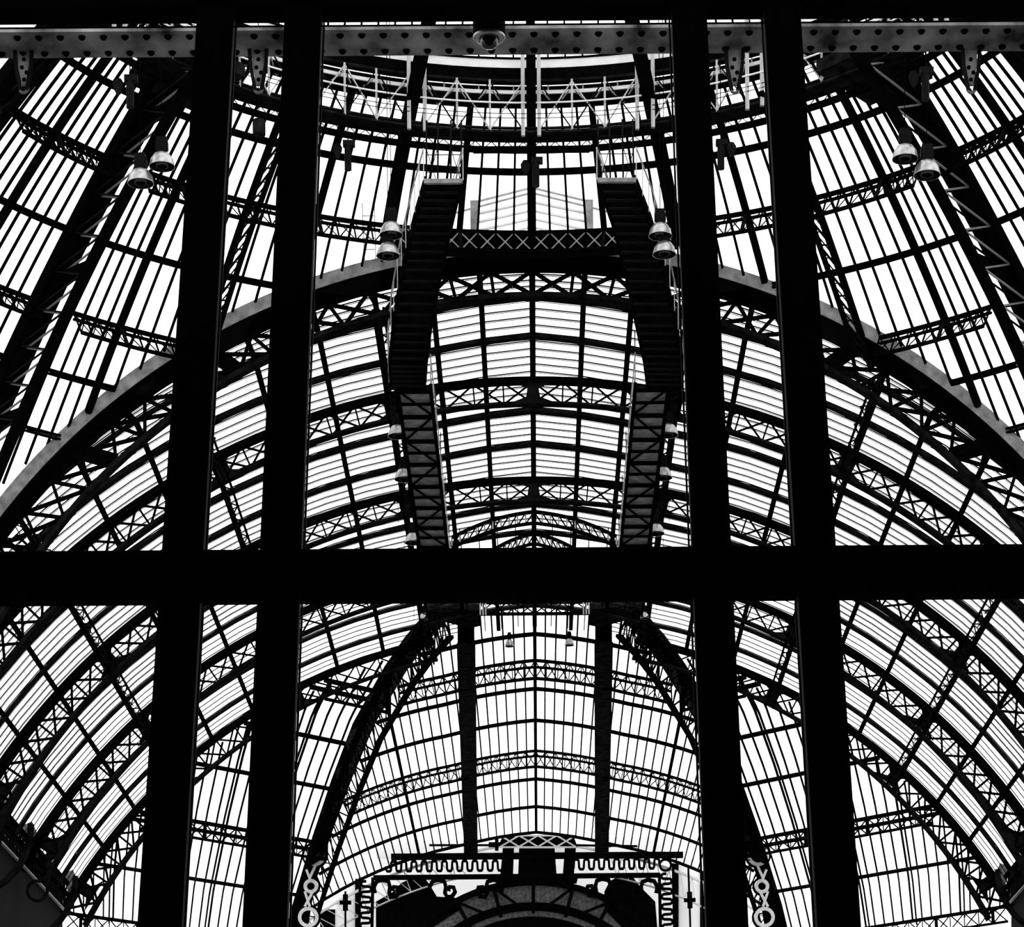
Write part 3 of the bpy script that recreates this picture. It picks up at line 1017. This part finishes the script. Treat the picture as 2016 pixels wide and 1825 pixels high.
# ring truss and gusset platforms at the head of the far crossing
base = P(0, 128.4, 36.3)
t = thing('ring_truss', 'short straight lattice truss at the head of the far crossing, under the transom', 'truss', base)
for h in (36.45, 35.95):
    MB().bar(P(-2.5, 128.4, h), P(2.5, 128.4, h), 0.14, 0.12).build('chord', IRON, t, base)
for k in range(8):
    x0, x1 = -2.5 + 5*k/8, -2.5 + 5*(k+1)/8
    strut('diagonal_brace', t, base, P(x0, 128.4, 36.45), P(x1, 128.4, 35.95), 0.05, 0.05, IRON)
    strut('diagonal_brace', t, base, P(x0, 128.4, 35.95), P(x1, 128.4, 36.45), 0.05, 0.05, IRON)
for s in (-1, 1):
    x0, x1 = s*2.4, s*4.9
    MB().plate([P(x0, 127.6, 35.9), P(x1, 127.6, 36.1), P(x1, 129.0, 36.0), P(x0 + s*0.5, 129.4, 35.6), P(x0, 129.0, 35.6)], Vector((0, 0, 0.3))).build('gusset_platform', IRON2, t, base)
    for k in range(3):
        x = s*(2.4 - 0.12*k)
        strut('post', t, base, P(x, 127.6, 35.7), P(x, 127.6, 36.7), 0.06, 0.06, STEEL)

# ------------------------------------------------------------------ end wall with ornamental screen
EYW = 178.2
mp = EYW/F
def E(px, py, y=EYW):
    return at(px, py, y)
base = E(1055, 1660)
ea = thing('end_arch', 'pale lattice arch closing the far end of the glazing', 'arch', base)
def earc(drop, y=EYW + 0.75):
    # circle of the vault brought down by drop metres
    return [V(t, y, drop) for t in [-0.62 + 1.24*k/40 for k in range(41)]]
MB().sweep(earc(0.35), [UP]*41, 0.2, 0.14).build('upper_chord', PALE, ea, base)
for a, b in ((0, 15), (26, 41)):               # hidden by the attic in the middle, so left out there
    MB().sweep(earc(1.75)[a:b], [UP]*(b - a), 0.2, 0.07).build('lower_chord', PALE, ea, base)
U, Lw = earc(0.4), earc(1.72)
for k in range(0, 40, 1):
    if 13 < k < 26: continue
    strut('diagonal_brace', ea, base, U[k], Lw[k+1], 0.04, 0.06, PALE, Vector((0, 1, 0)))
    if k % 2: strut('vertical_brace', ea, base, U[k], Lw[k], 0.05, 0.06, PALE, Vector((0, 1, 0)))
# frosted panels of the end wall
base = E(1020, 1690, EYW + 1.2)
ew = struct('wall_end', base)
def epanel(name, x0, y0, x1, y1, mat, dep=0.1, yy=EYW + 1.2):
    c = [E(x0, y1, yy), E(x1, y1, yy), E(x1, y0, yy), E(x0, y0, yy)]
    return MB().plate(c, Vector((0, dep, 0))).build(name, mat, ew, base)
epanel('frosted_pane', 740, 1655, 915, 1690, FROST)
epanel('frosted_pane', 915, 1648, 1100, 1690, FROST)
epanel('frosted_pane', 1100, 1648, 1310, 1690, FROST)
epanel('frosted_pane', 660, 1735, 699, 1900, FROST)
epanel('frosted_pane', 1335, 1690, 1378, 1900, FROST)
epanel('frosted_pane', 700, 1690, 1335, 1900, FROST, 0.1, EYW + 2.2)
epanel('dark_panel', 630, 1790, 660, 1900, IRON)
epanel('dark_panel', 699, 1730, 709, 1900, IRON)
epanel('dark_panel', 1325, 1700, 1336, 1900, IRON)
epanel('dark_panel', 1378, 1715, 1440, 1900, IRON)
# ornamental screen
base = E(1018, 1780)
sc = thing('ornamental_screen', 'black iron screen with wavy border and scrolls at the far end', 'screen', base)
FW = Vector((0, 1, 0))
def ebar(name, pts, w, mat=IRON, par=sc, b=None, dep=0.25, yy=EYW + 0.4):
    q = [E(x, y, yy) for x, y in pts]
    # flat bar lying in the wall plane: width across the plane, depth along it
    return MB().sweep(q, [FW]*len(q), w*mp, dep).build(name, mat, par, b or base)
ebar('top_rail', [(770, 1687), (1345, 1683)], 12)
ebar('inner_rail', [(735, 1728), (1300, 1723)], 9)
ebar('side_rail', [(734, 1728), (731, 1900)], 6)
ebar('side_rail', [(709, 1728), (706, 1900)], 5)
ebar('side_rail', [(1298, 1722), (1302, 1900)], 6)
ebar('side_rail', [(1325, 1700), (1329, 1900)], 5)
def meander(p0, p1, amp, n, w, name):
    p0 = Vector((p0[0], p0[1])); p1 = Vector((p1[0], p1[1]))
    d = (p1 - p0); L = d.length; d = d/L; nr = Vector((-d.y, d.x))
    pts = []
    N = n*12
    for k in range(N + 1):
        ph = 2*math.pi*n*k/N
        along = L*k/N - 0.075*L/n*math.sin(2*ph)
        a = max(-1, min(1, 1.35*math.sin(ph)))
        q = p0 + d*along + nr*(amp*a)
        pts.append((q.x, q.y))
    ebar(name, pts, w)
meander((760, 1706), (1000, 1704), 9.5, 12, 4.5, 'wave_border')
meander((1120, 1702), (1298, 1700), 9.5, 9, 4.5, 'wave_border')
meander((721, 1735), (718, 1900), 9.5, 8, 4.5, 'wave_border')
meander((1312, 1720), (1316, 1900), 9.5, 9, 4.5, 'wave_border')
ebar('corner_ring', [(1310 + 11*math.cos(a), 1703 + 11*math.sin(a)) for a in [2*math.pi*k/20 for k in range(21)]], 4)
# scrolls: S curves
def spiral(cx, cy, r0, r1, a0, a1, n=18):
    return [(cx + lerp(r0, r1, k/n)*math.cos(lerp(a0, a1, k/n)), cy + lerp(r0, r1, k/n)*math.sin(lerp(a0, a1, k/n))) for k in range(n + 1)]
def scroll(cx, cy, m):
    a = [(cx + m*x, cy + y) for x, y in ((-24, 6), (-26, -6), (-20, -17), (-8, -20), (3, -16), (6, -5), (4, 6), (8, 14), (18, 13), (24, 4), (21, -5), (13, -6), (11, 2))]
    ebar('scroll', a, 8)
scroll(872, 1752, 1); scroll(963, 1752, -1); scroll(1178, 1750, 1 * -1); scroll(1268, 1752, -1)
scroll(762, 1752, 1)
# large dark lobes and the curved inner canopy
def lobe(name, pts, mat=IRON, yy=EYW + 0.9, dep=0.3):
    q = [E(x, y, yy) for x, y in pts]
    return MB().plate(q, Vector((0, dep, 0))).build(name, mat, sc, base)
lobe('lobe', [(740, 1775), (775, 1755), (790, 1738), (815, 1727), (835, 1727), (845, 1740), (860, 1765), (905, 1768), (905, 1790), (740, 1900)])
lobe('lobe', [(1190, 1755), (1200, 1735), (1222, 1723), (1245, 1725), (1260, 1745), (1290, 1775), (1300, 1900), (1190, 1790)])
def fan(name, cx, cy, r0, r1, a0, a1, mat, yy, dep=0.2, n=24):
    A = [math.radians(lerp(a0, a1, k/n)) for k in range(n + 1)]
    m = MB()
    for k in range(n):
        q = [E(cx + r*math.cos(a), cy - r*math.sin(a), yy) for r, a in ((r0, A[k]), (r0, A[k+1]), (r1, A[k+1]), (r1, A[k]))]
        m.plate(q, Vector((0, dep, 0)))
    return m.build(name, mat, sc, base)
fan('canopy_rib', 1050, 2060, 318, 330, 40, 140, IRON, EYW + 0.7)
fan('canopy_panel', 1050, 2060, 282, 318, 40, 140, CANOPY, EYW + 1.0)
fan('canopy_rib', 1050, 2060, 268, 284, 40, 140, IRON, EYW + 0.7)
fan('canopy_panel', 1050, 2060, 256, 268, 40, 140, CANOPY, EYW + 1.0)
fan('canopy_rib', 1050, 2060, 160, 256, 40, 140, IRON, EYW + 0.9)
for a in (62, 76, 90, 104, 118):
    r = math.radians(a)
    ebar('canopy_strut', [(1050 + 262*math.cos(r), 2060 - 262*math.sin(r)), (1050 + 325*math.cos(r), 2060 - 325*math.sin(r))], 7, dep=0.2, yy=EYW + 0.5)
for a, b2 in ((76, 86), (104, 94), (62, 72), (118, 108)):
    r, q = math.radians(a), math.radians(b2)
    ebar('canopy_strut', [(1050 + 322*math.cos(r), 2060 - 322*math.sin(r)), (1050 + 270*math.cos(q), 2060 - 270*math.sin(q))], 5, dep=0.2, yy=EYW + 0.5)
# centre attic with X truss
lobe('attic_block', [(990, 1668), (1012, 1668), (1010, 1722), (985, 1722)])
lobe('attic_block', [(1022, 1670), (1092, 1670), (1096, 1724), (1020, 1724)])
lobe('attic_block', [(1112, 1668), (1134, 1668), (1130, 1722), (1108, 1722)])
lobe('attic_base', [(975, 1722), (1140, 1720), (1135, 1738), (985, 1740)])
base_x = E(1055, 1657, EYW - 0.4)
xt = thing('crown_panel', 'small black panel crossed by pale X bars, centre top of the end wall', 'panel', base_x)
MB().plate([E(x, y, EYW - 0.1) for x, y in ((980, 1668), (1137, 1667), (1128, 1643), (990, 1645))], Vector((0, 0.1, 0))).build('back_panel', IRON, xt, base_x)
for k in range(4):
    x0, x1 = 985 + 37*k, 985 + 37*(k + 1)
    strut('cross_bar', xt, base_x, E(x0, 1645, EYW - 0.3), E(x1, 1667, EYW - 0.3), 0.09, 0.06, PALE, FW)
    strut('cross_bar', xt, base_x, E(x0, 1667, EYW - 0.3), E(x1, 1645, EYW - 0.3), 0.09, 0.06, PALE, FW)
for y in (1645, 1668): strut('edge_bar', xt, base_x, E(982, y, EYW - 0.3), E(1135, y, EYW - 0.3), 0.1, 0.06, PALE, FW)
# horizontal rods with spindle knobs
def rod(p, q, knob, lab):
    b = E(*knob, EYW + 0.2)
    t = thing('spindle_rod', lab, 'rod', b)
    MB().bar(E(*p, EYW + 0.2), E(*q, EYW + 0.2), 0.12, 0.12).build('rod', IRON, t, b)
    d = (E(*q, EYW + 0.2) - E(*p, EYW + 0.2)).normalized()
    m = MB()
    m.tube([b - d*0.5, b - d*0.45, b - d*0.25, b, b + d*0.25, b + d*0.45, b + d*0.5], 0.16, 8)
    c = Vector((-d.z, 0, d.x))
    m.bar(b - c*0.36, b + c*0.36, 0.22, 0.22)
    m.build('knob', IRON, t, b)
rod((845, 1664), (985, 1664), (978, 1663), 'dark horizontal spindle rod left of the crown panel')
rod((1130, 1664), (1255, 1666), (1187, 1663), 'dark horizontal spindle rod right of the crown panel')
rod((680, 1755), (680, 1880), (680, 1777), 'dark upright spindle rod on the left pale strip')
rod((1355, 1705), (1361, 1880), (1358, 1772), 'dark upright spindle rod on the right pale strip')
# ringed ornament at the foot of the left hip, and its twin behind the right mullion
for s in (-1, 1):
    cx = {-1: lambda x: x, 1: lambda x: 2*1056 - x}[s]
    YR = 168.0
    b = E(cx(614), 1745, YR)
    t = thing('ring_ornament', 'pale ironwork of stacked rings at the foot of the %s hip rib' % SIDE[s], 'ornament', b)
    for (x, y, r) in ((620, 1684, 18), (612, 1745, 11), (607, 1806, 17)):
        MB().sweep([E(cx(x) + r*math.cos(a), y + r*math.sin(a), YR) for a in [2*math.pi*k/24 for k in range(25)]], [FW]*25, 0.2, 0.15).build('ring', PALE, t, b)
        MB().sweep([E(cx(x) + (r+6)*math.cos(a), y + (r+6)*math.sin(a), YR) for a in [2*math.pi*k/24 for k in range(25)]], [FW]*25, 0.12, 0.15).build('outer_ring', IRON, t, b)
    MB().sweep([E(cx(x), y, YR + 0.1) for x, y in ((628, 1660), (618, 1705), (610, 1750), (603, 1795), (596, 1840))], [FW]*5, 0.5, 0.1).build('back_strip', IRON, t, b)
    for (x0, y0, x1, y1) in ((622, 1702, 610, 1728), (603, 1712, 612, 1735), (615, 1757, 600, 1785), (600, 1755, 610, 1785)):
        strut('bar', t, b, E(cx(x0), y0, YR - 0.1), E(cx(x1), y1, YR - 0.1), 0.14, 0.1, PALE, FW)

# ------------------------------------------------------------------ hanging lamps
def make_lamp():
    t = thing('pendant_lamp', 'x', 'lamp', (0, 0, 0))
    MB().lathe([(0.05, 0.36), (0.1, 0.355), (0.2, 0.3), (0.29, 0.17), (0.33, 0.0), (0.335, -0.02), (0.325, -0.02)], n=28).build('reflector', ALU, t, None, True)
    MB().lathe([(0.325, -0.018), (0.31, 0.0), (0.27, 0.13), (0.19, 0.23), (0.0, 0.27)], n=28).build('inner_face', IRON2, t, None, True)
    bu = MB().lathe([(0.0, -0.03), (0.12, -0.03), (0.13, 0.0), (0.13, 0.2), (0.0, 0.22)], n=16).build('burner', IRON, t, None, True)
    MB().lathe([(0.15, -0.02), (0.158, -0.02), (0.158, 0.16), (0.15, 0.16), (0.15, -0.02)], n=20).build('glass_sleeve', BULB, bu, None, True)
    m = MB().box((-0.13, -0.13, 0.34), (0.13, 0.13, 0.72)); m.box((-0.16, -0.1, 0.42), (0.16, 0.1, 0.62)); m.box((-0.05, -0.05, 0.28), (0.05, 0.05, 0.36))
    m.build('ballast_box', HOUSING, t)
    MB().tube([Vector((0, 0, 0.72)), Vector((0, 0, 0.8)), Vector((0.0, 0, 1.9))], 0.012, 6).build('cable', IRON, t)
    return t
proto = make_lamp()
def copy_tree(o, parent=None):
    c = o.copy(); COL.objects.link(c); c.parent = parent
    for ch in list(o.children):
        copy_tree(ch, c)
    return c
def dome_top(p):
    r = math.hypot(p.x, p.y - DY)
    return DC + math.sqrt(max(DS*DS - r*r, 0))/DK + EYE + 0.03
LAMPS = [
    ((319, 327), 75, 1.0, 'upper of two round aluminium lamps against the dome glass far left'),
    ((277, 360), 75, 1.02, 'lower of two round aluminium lamps against the dome glass far left'),
    ((1782, 312), 75, 1.02, 'upper of two round aluminium lamps by the right box rib'),
    ((1825, 344), 75, 1.05, 'lower of two round aluminium lamps by the right box rib'),
    ((770, 462), 81.6, 1.0, 'upper aluminium lamp of the pair beside the left stair'),
    ((764, 503), 81.6, 1.0, 'lower aluminium lamp of the pair beside the left stair'),
    ((1300, 464), 81.6, 1.0, 'upper aluminium lamp of the pair beside the right stair'),
    ((1308, 500), 81.6, 1.0, 'lower aluminium lamp of the pair beside the right stair'),
    ((783, 858), 96.2, 1.0, 'first pale lamp along the left catwalk, nearest the stair'),
    ((795, 943), 100.6, 1.0, 'second pale lamp along the left catwalk'),
    ((814, 1068), 107.8, 1.0, 'third pale lamp on the left catwalk, just above the transom'),
    ((1316, 856), 96.2, 1.0, 'first pale lamp along the right catwalk, nearest the stair'),
    ((1305, 940), 100.6, 1.0, 'second pale lamp along the right catwalk'),
    ((1291, 1050), 107.8, 1.0, 'third pale lamp on the right catwalk, just above the transom'),
    ((1003, 1272), 130.5, 0.62, 'left of two small lamps hanging in the far crossing under the ring truss'),
    ((1121, 1270), 130.5, 0.62, 'right of two small lamps hanging in the far crossing under the ring truss'),
    ((834, 1219), 124, 0.55, 'small lamp just below the transom left of the far crossing'),
    ((1269, 1217), 124, 0.55, 'small lamp just below the transom right of the far crossing'),
]
for i, (p, y, sca, lab) in enumerate(LAMPS):
    o = proto if i == 0 else copy_tree(proto)
    o.location = at(p[0], p[1], y); o.scale = (sca, sca, sca)
    if sca < 0.7: o.scale = (sca, sca, sca*1.35)
    o['label'] = lab; o['group'] = 'round industrial lamps'
    for ch in o.children:                              # short lamps under the catwalk hang on short cables
        if ch.name.startswith('cable') and 90 < y < 110:
            ch.scale = (1, 1, 0.7)
        if ch.name.startswith('cable') and y < 80:         # the cable reaches up to the dome glazing
            top = dome_top(o.location) - o.location.z
            k = (top/sca - 0.72)/1.18
            ch.scale = (1, 1, k); ch.location = (0, 0, 0.72*(1 - k))

# chain hoists
def hoist(px, py, y, lab, L=0.62, flip=1):
    b = at(px, py, y)
    t = thing('chain_hoist', lab, 'hoist', b)
    MB().tube([b + Vector((0, 0, -L)), b + Vector((0, 0, 0.1))], 0.1, 12).build('motor_body', HOUSING, t, b)
    MB().box(tuple(b + Vector((-0.14, -0.1, 0.05))), tuple(b + Vector((0.2, 0.1, 0.2)))).build('gear_box', HOUSING, t, b)
    MB().lathe([(0.0, -0.32), (0.06, -0.28), (0.13, -0.1), (0.14, 0.0), (0.08, 0.1), (0.0, 0.12)], b + Vector((-0.3*flip, 0, 0.02)), 12).build('chain_bag', IRON2, t, b, True)
    MB().tube([b + Vector((0, 0, 0.2)), Vector((b.x, b.y, max(dome_top(b), b.z + 0.6)))], 0.015, 6).build('chain', IRON, t, b)
hoist(685, 292, 82, 'black chain hoist with bag hanging left of the left plain rib')
hoist(1055, 325, 83, 'black chain hoist with bag hanging on the centre line')
hoist(1419, 290, 82, 'black chain hoist hanging between the two right mullions', flip=-1)
hoist(256, 165, 74, 'black chain hoist hanging by the left box rib near the girder')
hoist(1822, 150, 74, 'black chain hoist hanging by the right box rib near the girder', flip=1)
# round drum hanging between the left mullions
b = at(510, 252, 76)
t = thing('hanging_drum', 'grey cylindrical drum hanging between the two left mullions', 'drum', b)
MB().lathe([(0.0, -0.2), (0.16, -0.2), (0.17, -0.17), (0.17, 0.17), (0.16, 0.2), (0.0, 0.2)], b, 20).build('body', IRON2, t, b, True)
MB().tube([b + Vector((0, 0, 0.2)), Vector((b.x, b.y, dome_top(b)))], 0.012, 6).build('cable', IRON, t, b)
# perforated hangers under the riveted girder
for i, (px, lab) in enumerate(((46, 'perforated grey hanger below the girder at the far left'), (508, 'perforated grey hanger below the girder between the left mullions'),
                               (1446, 'perforated grey hanger below the girder between the right mullions'), (1912, 'perforated grey hanger below the girder at the far right'))):
    y = 25.2
    top = at(px, 100, y); mpx = y/F
    t = thing('perforated_hanger', lab, 'hanger', top)
    for e in (-1, 1):
        MB().sweep([top + Vector((e*mpx*17, 0, 0.02)), top + Vector((e*mpx*15, 0, -30*mpx)), top + Vector((e*mpx*6, 0, -78*mpx))], [FW]*3, mpx*7, 0.03).build('side_cheek', IRON2, t, top)
    MB().tube([top + Vector((mpx*8*math.cos(a), 0, -74*mpx + mpx*9*math.sin(a))) for a in [2*math.pi*k/14 for k in range(15)]], mpx*3, 6).build('eye_ring', CANOPY, t, top)
    MB().plate([top + Vector((-13*mpx, 0.03, 0.02)), top + Vector((-12*mpx, 0.03, -28*mpx)), top + Vector((-4*mpx, 0.03, -66*mpx)), top + Vector((4*mpx, 0.03, -66*mpx)), top + Vector((12*mpx, 0.03, -28*mpx)), top + Vector((13*mpx, 0.03, 0.02))], Vector((0, 0.01, 0))).build('web_plate', GREY, t, top)
    for k, (dx, dz) in enumerate(((0, -14), (-4, -30), (5, -40), (0, -54))):
        c = top + Vector((dx*mpx, 0.028, dz*mpx))
        MB().tube([c + Vector((0, -0.006, 0)), c + Vector((0, 0.002, 0))], mpx*4, 10).build('bolt', IRON, t, top)
# security camera under the window head
b = at(963, 72, 8.9)
t = thing('security_camera', 'black dome security camera fixed under the window head, with pale rim', 'camera', b)
MB().lathe([(0.0, 0.06), (0.047, 0.06), (0.05, 0.05), (0.05, 0.0), (0.0, 0.0)], b, 28).build('housing', FRAME, t, b, True)
MB().lathe([(0.0495, 0.004), (0.05, -0.003), (0.046, -0.008), (0.028, -0.010), (0.028, -0.004)], b, 28).build('rim', ALU, t, b, True)
MB().lathe([(0.029, -0.006), (0.028, -0.018), (0.022, -0.03), (0.012, -0.037), (0.0, -0.039)], b, 24).build('dome_cover', LENS, t, b, True)
MB().box(tuple(b + Vector((-0.03, -0.05, 0.05))), tuple(b + Vector((0.03, 0.0, 0.12)))).build('mount', FRAME, t, b)

# roof lantern outside, seen through the dome glass
b = P(0, 96, 38.5)
t = thing('roof_ventilator', 'pale gabled ridge ventilator on the outer roof, seen through the dome glass', 'ventilator', b)
for s in (-1, 1):
    MB().bar(P(0, 96, 41.05), P(s*2.0, 96, 40.55), 0.06, 0.05).build('gable_edge', STEEL, t, b)
    MB().bar(P(0, 96.1, 40.92), P(s*3.6, 96.1, 40.0), 0.05, 0.05).build('gable_edge', STEEL, t, b)
    MB().box(tuple(P(s*1.9 - 0.14, 95.9, 39.1)), tuple(P(s*1.9 + 0.14, 96.1, 40.6))).build('corner_post', GREY, t, b)
    for k in range(5):
        h = 40.65 - 0.28*k
        MB().bar(P(s*0.05, 96.2, h), P(s*2.0, 96.2, h - 0.42), 0.08, 0.06).build('slat', PALE, t, b)
    MB().plate([P(0.0, 96.3, 39.6), P(s*2.6, 96.3, 38.95), P(s*2.6, 96.3, 38.6), P(0.0, 96.3, 39.3)], Vector((0, 0.05, 0))).build('base_panel', PALE, t, b)
b = P(-5.4, 93, 37)
t = thing('roof_ladder', 'thin pale ladder on the outer roof, left of the left stair', 'ladder', b)
for dx in (0, 0.4):
    MB().bar(at(713 + 24*dx/0.4, 400, 93), at(718 + 22*dx/0.4, 520, 93), 0.035, 0.035).build('rail', STEEL, t, b)
for k in range(5):
    strut('rung', t, b, at(714, 425 + 22*k, 93), at(738, 425 + 22*k, 93), 0.025, 0.025, STEEL)
